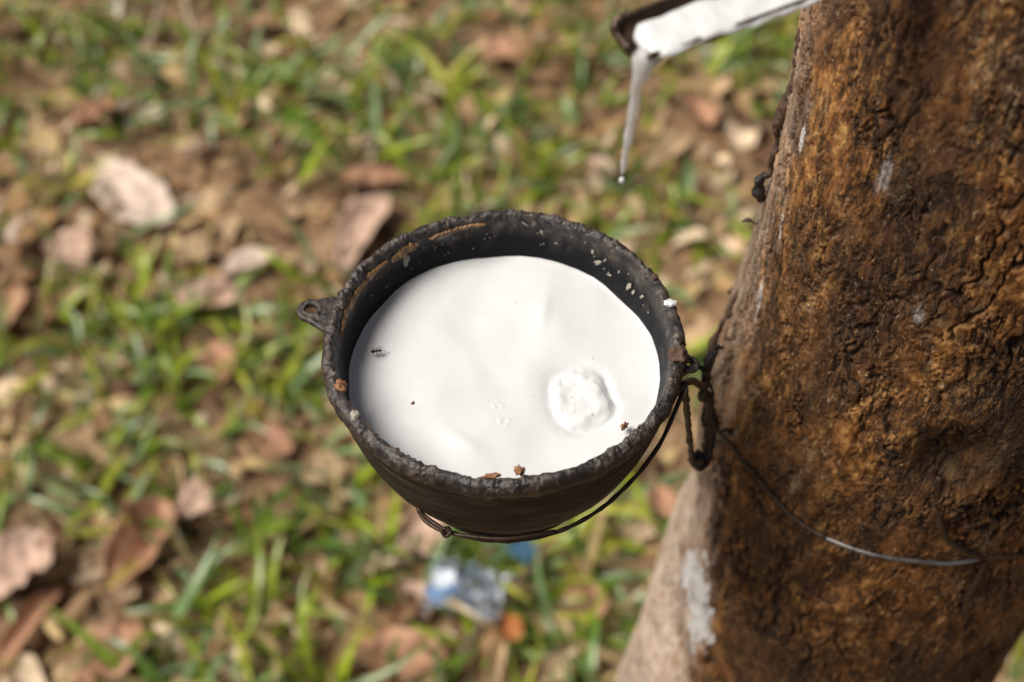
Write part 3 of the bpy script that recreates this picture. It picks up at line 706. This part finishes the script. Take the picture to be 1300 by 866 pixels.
# dried latex on the inner rim
def strip(a0, a1, z0, z1, wid, name, mat, seed=0, off=.0008, top=True, label=None):
    n = 90; m = 12; g_ = np.linspace(0, 1, n)
    V = []; 
    for i, t in enumerate(g_):
        phi = R(a0 + (a1 - a0) * t); zc = z0 + (z1 - z0) * t + .0012 * float(vnoise(t * 6, seed, 0, 4)); w = wid * math.sin(math.pi * min(1, max(0, t))) ** .5 * (.55 + .9 * abs(float(fbm(t * 7, seed * 3.1, 0, 3, 6)))) + .0001
        for j in range(m):
            q = (j / (m - 1) * 2 - 1); zz = zc + q * w / 2 - .0006 * float(vnoise(t * 30, q, seed, 2))
            o_ = off * (1 - q * q) ** .5 + .0005 * float(fbm(t * 25, q * 2, seed, 3, 3)) * (1 - q * q)
            V.append(wall(phi, min(zz, -.0008), .0002 + max(0, o_)))
    o = mesh_obj(name, V, grid_faces(n, m), mat, cup)
    if label: o['label'] = label
    return o
strip(176, 138, -.0045, -.0030, .0050, 'dried_latex_strip', M_FILM, 1, .0012)
strip(136, 124, -.0052, -.0040, .0065, 'dried_latex_strip', M_FILM, 2, .0014)
strip(131, 128, -.0105, -.0085, .0075, 'dried_latex_strip', M_CREAM, 3, .0007)
strip(119, 97, -.0042, -.0028, .0028, 'dried_latex_strip', M_FILM, 4, .0009)
strip(117, 110, -.0058, -.0050, .0020, 'dried_latex_strip', M_CREAM, 8, .0007)
strip(205, 222, -.0050, -.0035, .0040, 'dried_latex_strip', M_FILM, 5, .0010)
# pale splashes and flecks on the inner wall (one speckled layer)
VF = []
gg = np.random.default_rng(21)
def fleck(phi, zz, a, b, rot, sd):
    n = 14; t = np.linspace(0, 2 * np.pi, n, endpoint=False); k = 1 + .35 * np.random.default_rng(sd).normal(0, 1, n)
    k = np.clip(k, .4, 1.6); u = np.cos(t) * a * k; v = np.sin(t) * b * k; uu_ = u * math.cos(rot) - v * math.sin(rot); vv_ = u * math.sin(rot) + v * math.cos(rot)
    P = [wall(phi + x / .067, min(zz + y, -.001), .0007) for x, y in zip(uu_, vv_)] + [wall(phi, zz, .0010)]
    VF.append((np.array(P), [(i, (i + 1) % n, n) for i in range(n)]))
for (a_, z_, sa, sb, ro) in [(52, -.0118, .0022, .0009, -.6), (36, -.0125, .0012, .0022, .3), (33, -.013, .0006, .0017, .4), (28, -.0105, .0007, .0016, .5), (46, -.0145, .0014, .0006, -.5), (55, -.0075, .0006, .0010, .0),
                              (49, -.0085, .0004, .0012, .3), (76, -.0065, .0010, .0007, 1.), (82, -.0032, .0016, .0004, .6), (70, -.0105, .0008, .0004, 0), (42, -.0095, .0004, .0009, .2)]:
    fleck(R(a_), z_, sa, sb, ro, int(a_))
for i in range(34): fleck(R(gg.uniform(20, 150)), gg.uniform(-.0155, -.003), gg.uniform(.00015, .0004), gg.uniform(.00015, .0004), 0, 100 + i)
mesh_obj('latex_flecks', *merge(*VF), M_CREAM, cup)['label'] = 'cream flecks of dried latex on the dark inner wall'
# wet splash on the right rim, lumps of dirt on the rim
def rim_pt(px, py, z=1.001): return at(px, py, z) - CUP
sp_ = rim_pt(851, 385); mesh_obj('latex_splash', *blob(sp_, (.0026, .0019, .0010), 3, .45, 20), M_LATEX2, cup)['label'] = 'fresh white latex splash on the right rim'
mesh_obj('rim_lump', *blob(rim_pt(861, 452), (.0040, .0045, .0035), 5, .45, 18), M_BFLAKE, cup)['label'] = 'dark dried lump on the rim next to the holder'
mesh_obj('rim_lump', *blob(rim_pt(831, 352), (.0018, .0016, .0012), 6, .3, 14), M_BFLAKE, cup)['label'] = 'greyish dried latex lump on the upper right rim'
mesh_obj('rim_lump', *blob(rim_pt(433, 490), (.0024, .0028, .0016), 7, .5, 14), M_CHIP, cup)['label'] = 'brown dried lump on the left rim'
mesh_obj('rim_lump', *blob(rim_pt(450, 527), (.0018, .0022, .0014), 9, .5, 14), M_CREAM, cup)['label'] = 'cream dried lump on the lower left rim'

# ------------------------------------------------------------------ liquid latex
LZ = 1.0 + ZL
BL = at(736, 505, LZ) - CUP
def lat_h(x, y):
    dx, dy = x - BL[0], y - BL[1]
    c, s = math.cos(.18), math.sin(.18); u = (dx * c + dy * s) / .0128; v = (-dx * s + dy * c) / .0156
    q = (np.abs(u) ** 3 + np.abs(v) ** 3) ** (1 / 3); q = q + .16 * vnoise(x * 90, y * 90, 0, 3) + .06 * vnoise(x * 260, y * 260, 0, 4)
    h = .0031 * fbm(x * 26, y * 26, 0, 1, 61) + .0007 * fbm(x * 52, y * 52, 0, 1, 62) + .00018 * fbm(x * 75 + 3, y * 75, 0, 2, 63)
    # surface pulled down towards the lump, most at its upper left
    dd = np.hypot(dx + .008, dy - .009); h = h - .0026 * np.exp(-(dd / .011) ** 2)
    h = h - .0009 * np.exp(-((q - 1.05) / .16) ** 2) * (.35 + .9 * sst(-.5, .9, u - v))
    f1, f2, cid = worley(x * 165 + .2 * vnoise(x * 300, y * 300, 0, 2), y * 165, 9); g1, g2, _ = worley(x * 330, y * 330, 12)
    lumps = .0011 * (1 - f1 ** 2 * 1.2) + .0008 * vnoise(x * 190, y * 190, 0, 7)
    ins = 1 - sst(.62, 1.06, q)
    h = h + ins * (.0012 + lumps * .75 + .0012 * u * 0)
    # ripple scars
    for cx, cy, rr_, am in ((633, 517, .0017, .0003), (640, 537, .0019, .0003),):
        p = at(cx, cy, LZ) - CUP; e = np.hypot(x - p[0], (y - p[1]) * 1.3); h = h + am * np.exp(-((e - rr_) / .0009) ** 2) * (.4 + .6 * sst(-.2, .3, vnoise(x * 300, y * 300, cx, 3))) * (1 if am > 0 else 1)
    # diagonal folds
    for cx, cy, ang, ln, wd, am in ((585, 560, 2.45, .012, .0036, .0007), (540, 370, .9, .012, .006, .0008), (690, 400, 1.4, .012, .003, .0006), (600, 470, 1.9, .014, .006, .0007), (520, 500, .4, .012, .006, -.0007)):
        p = at(cx, cy, LZ) - CUP; a_ = (x - p[0]) * math.cos(ang) + (y - p[1]) * math.sin(ang); b_ = -(x - p[0]) * math.sin(ang) + (y - p[1]) * math.cos(ang)
        h = h + am * np.exp(-(a_ / ln) ** 2 - (b_ / wd) ** 2)
    rad = np.hypot(x, y); h = h + .0011 * np.exp((rad - .0668) / .0013) * (rad < .0676)
    return h, q
rad = np.linspace(.00005, .0684, 300); pa = np.linspace(0, 2 * np.pi, 900, endpoint=False)
RA, PA = np.meshgrid(rad, pa, indexing='ij'); X_, Y_ = RA * np.cos(PA), RA * np.sin(PA); HH, Q = lat_h(X_, Y_)
HH[-14:] = np.minimum(HH[-14:], .0016)
V = np.stack([X_, Y_, HH], -1).reshape(-1, 3); F = grid_faces(len(rad), len(pa), True)
inb = (Q.ravel()[F] < 1.03).all(1)
def sub(V, F):
    ids, inv = np.unique(F, return_inverse=True); return V[ids], inv.reshape(F.shape)
v_, f_ = sub(V, F[~inb]); latex = mesh_obj('liquid_latex', v_, f_, M_LATEX); latex.location = tuple(CUP + [0, 0, ZL])
tag(latex, 'smooth white liquid latex filling the black cup', 'latex')
v_, f_ = sub(V, F[inb]); lump = mesh_obj('coagulated_lump', v_, f_, M_LATEX, latex); lump['label'] = 'lumpy white clot where the drops land'

# ant on the latex
ac = at(480, 447, LZ + .0016); ant = []
dv = np.array([math.cos(.15), math.sin(.15), 0]); dn = np.array([-dv[1], dv[0], 0])
for k, (s0, rr_) in enumerate([(-.0016, (.00075, .0006, .0005)), (-.0004, (.0006, .0004, .0004)), (.0007, (.00055, .0005, .0004))]):
    ant.append(blob(dv * s0 + [0, 0, .0006], rr_, k, .03, 10))
ant.append(tube(catmull([dv * -.0016 + [0, 0, .0006], [0, 0, .0006], dv * .0008 + [0, 0, .0006]], 4), .0002, 6))
for sd in (-1, 1):
    for k, f in enumerate((-.9, .1, 1.0)):
        b0 = dv * (-.0004 + .0004 * (k - 1)) + [0, 0, .0005]; b1 = b0 + dn * sd * .0010 + dv * f * .0006 + [0, 0, .0007]; b2 = b0 + dn * sd * .0019 + dv * f * .0013 - [0, 0, .0005]
        ant.append(tube([b0, b1, b2], [.00013, .00011, .00007], 5))
    b0 = dv * .0010 + [0, 0, .0008]; ant.append(tube([b0, b0 + dn * sd * .0005 + dv * .0006 + [0, 0, .0005], b0 + dn * sd * .0007 + dv * .0014], .00007, 5))
V, F = merge(*ant); a_o = mesh_obj('ant', V, F, M_ANT); a_o.location = tuple(ac); a_o.scale = (1.35,) * 3; tag(a_o, 'tiny black ant standing on the left part of the white latex', 'ant')
# crumbs of bark on the rim
def chip(px, py, z, sz, label, sd, mat=M_CHIP):
    V, F = blob((0, 0, 0), sz, sd, .8, 14); o = mesh_obj('bark_chip', V, F, mat); o.location = tuple(at(px, py, z)); o.rotation_euler = (.3, .4, sd); return tag(o, label, 'bark chip', 'bark crumbs fallen into the cup')
chip(793, 541, LZ + .0045, (.0022, .0010, .0012), 'reddish brown bark crumb on the latex at the lower right rim', 1)
chip(660, 597, 1.0010, (.0022, .0014, .0016), 'tan bark crumb on the front rim, right one of two', 2)
chip(624, 604, 1.0008, (.0038, .0009, .0010), 'thin dark bark sliver on the front rim, left one of two', 3.0)
chip(524, 512, LZ + .0006, (.0008, .0006, .0005), 'tiny brown grain floating on the left part of the latex', 4)

# ------------------------------------------------------------------ wire holder round the cup
def hp(px, py, z): return at(px, py, 1 + z)
front = [hp(871, 487, -.010), hp(858, 520, -.018), hp(838, 563, -.027), hp(806, 606, -.036), hp(760, 648, -.044), hp(705, 676, -.049), hp(645, 687, -.052), hp(600, 683, -.053), hp(566, 673, -.053), hp(543, 658, -.052), hp(530, 642, -.050)]
c0 = (front[10] + front[4]) / 2
back = [front[-1] + [-.002, .014, .003], np.array([CUP[0] - .048, CUP[1] + .014, .958]), np.array([CUP[0] - .022, CUP[1] + .056, .962]), np.array([CUP[0] + .030, CUP[1] + .062, .970]), np.array([CUP[0] + .066, CUP[1] + .030, .978]), np.array([front[0][0] + .004, front[0][1] + .012, .988])]
holder = empty('cup_holder', front[0], 'thin dark wire hoop holding the black cup, tied to the trunk', 'cup holder')
H0 = front[0]
P = catmull(front + back, 12) - H0
mesh_obj('hoop', *tube(P, .00095, 8, .0003, 160, 3), M_WIRE, holder)
front2 = [p + np.array([0, -.0006, .0030 * math.sin(i * .9 + .6)]) for i, p in enumerate(front[5:])]
mesh_obj('second_strand', *tube(catmull(front2, 12) - H0, .0009, 8, .0002, 160, 4), M_WIRE, holder)
mesh_obj('wire_knot', *merge(blob(hp(566, 674, -.053) - H0, (.0022, .0017, .0017), 2, .6, 14), tube(catmull([hp(560, 672, -.051) - H0, hp(566, 681, -.053) - H0, hp(574, 674, -.051) - H0], 6), .0009, 6)), M_WIRE, holder)
# link between hoop and trunk
k0 = hp(871, 487, -.010)
def tz(px, py, y): return aty(px, py, y)
yk = k0[1]; yt = .43
mesh_obj('hook', *tube(catmull([tz(862, 500, yk) - H0, tz(868, 488, yk) - H0, tz(880, 484, yk + .012) - H0, tz(892, 490, yk + .03) - H0, tz(899, 478, yk + .045) - H0], 8), .0017, 8, .0007, 200, 5), M_BLACK, holder)
mesh_obj('wire_end', *tube(catmull([tz(855, 497, yk) - H0, tz(866, 501, yk) - H0, tz(872, 492, yk) - H0], 6), .0008, 6), M_STEEL, holder)
# black rubber tie hanging in a loop on the trunk
loop = [tz(869, 488, yk), tz(871, 512, yk + .004), tz(873, 535, yk + .008), tz(876, 562, yk + .014), tz(880, 586, yk + .02), tz(890, 591, yk + .026), tz(897, 576, yk + .032), tz(900, 550, yk + .034), tz(901, 525, yk + .034), tz(897, 500, yk + .034)]
tie = empty('black_tie', loop[0], 'black lumpy rubber loop tying the cup holder to the trunk edge', 'tie'); L0 = loop[0]
P = catmull(loop, 10) - L0
mesh_obj('loop', *tube(P, .0013 + .0014 * sst(.35, .6, np.linspace(0, 1, len(P))) - .0008 * sst(.7, 1, np.linspace(0, 1, len(P))), 10, .0009, 260, 7), M_BLACK, tie)
P = catmull([tz(893, 506, yk + .034), tz(895, 490, yk + .034), tz(897, 470, yk + .04), tz(902, 452, yk + .045), tz(914, 440, yk + .05)], 10) - L0
mesh_obj('band', *tube(P, np.linspace(.0024, .0019, len(P)), 10, .0018, 240, 8), M_BLACK, tie)
mesh_obj('lump', *blob(tz(903, 538, yk + .034) - L0, (.0036, .003, .0060), 4, .6, 20), M_BLACK, tie)
mesh_obj('lump', *blob(tz(884, 583, yk + .022) - L0, (.0034, .003, .0048), 6, .6, 16), M_BLACK, tie)
for q_, (a_, b_, c_, r0_) in enumerate([((890, 500), (899, 470), (908, 446), .0013), ((900, 560), (893, 528), (903, 500), .0012), ((894, 480), (905, 500), (900, 530), .0010), ((899, 575), (906, 552), (904, 520), .0014)]):
    mesh_obj('strand', *tube(catmull([tz(*a_, yk + .034) - L0, tz(*b_, yk + .036 + .004 * (q_ % 2)) - L0, tz(*c_, yk + .040) - L0], 10), r0_, 8, .0009, 240, 20 + q_), M_BLACK, tie)
mesh_obj('tag_end', *tube(catmull([tz(897, 474, yk + .04) - L0, tz(884, 464, yk + .035) - L0, tz(876, 470, yk + .03) - L0], 6), .0011, 7, .0004, 200, 3), M_BLACK, tie)
# wire round the trunk
wp = [(903, 535), (925, 565), (955, 596), (985, 632), (1015, 660), (1050, 680), (1090, 695), (1130, 706), (1170, 714), (1205, 717), (1245, 713), (1285, 706), (1330, 700)]
W3 = [surf(a, b, .0012) for a, b in wp]
def arc(th0, th1, z0, z1, n):
    out = []
    for i in range(n + 1):
        t = i / n; th_ = th0 + (th1 - th0) * t; zz = z0 + (z1 - z0) * t; r, cx, cy = trunk_r(np.array(th_), zz); q = float(r) + .006; out.append(np.array([float(cx) + q * math.cos(th_), float(cy) + q * math.sin(th_), zz]))
    return out
tw_ = empty('trunk_wire', W3[0], 'wire wrapped around the trunk, dark near the cup and silvery grey at right', 'wire')
thE = math.atan2(W3[-1][1] - .455, W3[-1][0] - .205)
W0 = W3[0]
mesh_obj('wire', *tube(catmull(W3[:6], 12) - W0, .00135, 8, .0004, 200, 2), M_WIRE, tw_)['label'] = 'dark rusty left stretch of the wire'
mesh_obj('wire', *tube(catmull(W3[5:11], 12) - W0, .00125, 8, .0001, 200, 2), M_STEEL, tw_)['label'] = 'silvery grey right stretch of the wire'
mesh_obj('wire', *tube(catmull(W3[10:] + arc(thE + .25, 2.5, W3[-1][2] + .005, W3[0][2] + .01, 9), 10) - W0, .0013, 8, .0003, 200, 2), M_WIRE, tw_)['label'] = 'dark stretch of the wire passing behind the trunk'
def strand(pts, rad, label, name, sd):
    Q_ = [surf(a, b, o_) for a, b, o_ in pts]; V, F = tube(catmull(Q_, 12) - Q_[0], rad, 8, rad * .3, 160, sd); o = mesh_obj(name, V, F, M_WIRE); o.location = tuple(Q_[0]); return tag(o, label, 'wire')
strand([(1192, 606, .001), (1190, 640, .003), (1198, 672, .004), (1222, 698, .003), (1244, 708, .001)], .0016, 'dark rusty wire curving down the bark into the right end of the grey wire', 'old_wire', 3)
strand([(1252, 716, .001), (1238, 734, .003), (1226, 755, .003), (1222, 780, .001)], .0014, 'short dark wire end hanging below the right end of the grey wire', 'old_wire', 5)

# ------------------------------------------------------------------ tapping spout with running latex
T0 = aty(809, 66, .352); T1 = aty(1000, -4, .374)
ax = (T1 - T0); ax /= np.linalg.norm(ax); sd_ = np.cross(ax, [0, 0, 1]); sd_ /= np.linalg.norm(sd_); upv = np.cross(sd_, ax)   # sd_ points to the camera side
def ucurve(a, r): return np.array([math.sin(a) * r, -math.cos(a) * r])
Ls = .150; nS = 120; K = 26
spout = empty('tapping_spout', T0, 'dark narrow metal spout reaching out from the trunk with white latex in it', 'spout')
V = []
for i in range(nS):
    t = i / (nS - 1); x = t * Ls; rr_ = .0112 * (1 - .05 * t) * (1 - .10 * math.exp(-t * 40)); flare = .0
    for k in range(2 * K):
        inner_ = k >= K; kk = k if not inner_ else 2 * K - 1 - k; a = R(-88 + 176 * kk / (K - 1)); r = rr_ - (.0011 if inner_ else 0)
        p = ucurve(a, r); p[1] *= .62
        nz_ = .00035 * float(vnoise(x * 180, a * 3, inner_ * 4, 3)) + .0006 * float(vnoise(x * 40, a, 0, 5))
        dipx = -.004 * math.exp(-t * 30) * (1 - abs(a) / 1.6)
        V.append(ax * (x + dipx) + sd_ * (p[0] + nz_) + upv * (p[1] + nz_ + .0069))
V = np.array(V); F = [tuple(f) for f in grid_faces(nS, 2 * K, True)]
F += [(k, k + 1, 2 * K - 2 - k, 2 * K - 1 - k) for k in range(K - 1)]
mesh_obj('channel', V, F, M_SPOUT, spout)
mesh_obj('rolled_tip', *tube(catmull([-sd_ * .0108 + upv * .0068 + ax * .003, -ax * .0020 - sd_ * .0102 + upv * .0048, -ax * .0026 - sd_ * .0072 + upv * .0020, -ax * .0016 - sd_ * .002 + upv * .0002], 8), .0017, 10, .0007, 300, 3), M_SPOUT, spout)
# latex running in the channel, spilling over the tip and hanging as a string
run = empty('latex_stream', T0, 'white latex running down the spout and hanging from its tip as a tapering string', 'latex')
V = []; nS = 150; K = 24
for i in range(nS):
    t = i / (nS - 1); x = -.0005 + t * Ls * .995
    w0 = .0086 * (1 - .14 * t) * (1 + .20 * float(vnoise(x * 60, 1, 0, 4)) + .07 * float(vnoise(x * 210, 1, 0, 5)))
    cx = .0026 + .0012 * min(1, t * 4) + .0012 * float(vnoise(x * 70, 3, 0, 2))
    top_ = .0046 + .0012 * float(vnoise(x * 55, 7, 0, 9)) + .0012 * math.exp(-((t - .10) / .08) ** 2) + .0008 * min(1, t * 3)
    f = min(1, (t + .006) * 34) ** .5
    for k in range(K):
        a = 2 * math.pi * k / K; yy = math.cos(a) * w0 * f + cx; zz = top_ + math.sin(a) * (.0016 if math.sin(a) > 0 else .0030) * f + .0009 * float(fbm(x * 130, yy * 170, 0, 3, 3)) * (math.sin(a) > -.2)
        V.append(ax * x + sd_ * yy + upv * zz)
F = [tuple(f) for f in grid_faces(nS, K, True)] + [tuple(range(K))[::-1], tuple(range((nS - 1) * K, nS * K))]
mesh_obj('channel_latex', V, F, M_LATEX2, run)
yl = .3455
ST = [(840, 56, yl + .007, .0044), (829, 66, yl + .004, .0056), (819, 77, yl + .001, .0052), (815, 89, yl, .0040), (810, 103, yl - .0005, .0029), (807, 116, yl, .0022), (805, 132, yl, .0020), (802, 148, yl, .00205), (799, 166, yl, .0018), (796, 184, yl, .0015), (793, 202, yl, .0013), (791, 214, yl, .0010), (790, 221, yl, .0005)]
P4 = catmull([tuple(aty(a, b, c)) + (r_ * 1.0,) for a, b, c, r_ in ST], 10)
M_STRING = m_latex('thin_latex', .22, .3, .5)
mesh_obj('latex_string', *tube(P4[:, :3] - T0, np.clip(P4[:, 3] * .80, .0003, 1), 16, .00055, 210, 4), M_STRING, run)
dp = aty(789.5, 229, yl); V, F = blob((0, 0, 0), (.0010, .0010, .0013), 2, .05, 14); dr = mesh_obj('latex_drop', V, F, M_LATEX2); dr.location = tuple(dp)
tag(dr, 'tiny falling drop of latex just below the hanging string', 'latex drop')

# ------------------------------------------------------------------ light
sun = bpy.data.lights.new('sun', 'SUN'); so = bpy.data.objects.new('sun', sun); col.objects.link(so)
EL, AZ = 55., 154.                      # elevation; azimuth of the sun measured from +x towards +y (upper left of the picture)
d = Vector((math.cos(R(EL)) * math.cos(R(AZ + 32)), math.cos(R(EL)) * math.sin(R(AZ + 32)), math.sin(R(EL))))
so.rotation_euler = d.to_track_quat('Z', 'Y').to_euler(); sun.energy = 4.2; sun.angle = R(34); sun.color = (1, .955, .88)
w = bpy.data.worlds.new('World'); sc.world = w; w.use_nodes = True; nt = w.node_tree; nt.nodes.clear()
sk = nt.nodes.new('ShaderNodeTexSky'); sk.sky_type = 'NISHITA'; sk.sun_disc = False; sk.sun_elevation = R(EL); sk.sun_rotation = math.atan2(d.x, d.y)
sk.air_density = .8; sk.dust_density = 5.0; sk.ozone_density = .3
bg = nt.nodes.new('ShaderNodeBackground'); bg.inputs[1].default_value = .055; ow = nt.nodes.new('ShaderNodeOutputWorld')
nt.links.new(sk.outputs[0], bg.inputs[0]); nt.links.new(bg.outputs[0], ow.inputs[0])
sc.render.engine = 'CYCLES'
sc.view_settings.view_transform = 'Standard'; sc.view_settings.look = 'None'; sc.view_settings.gamma = 1; sc.view_settings.exposure = .08
sc.render.resolution_x = 1024; sc.render.resolution_y = 682
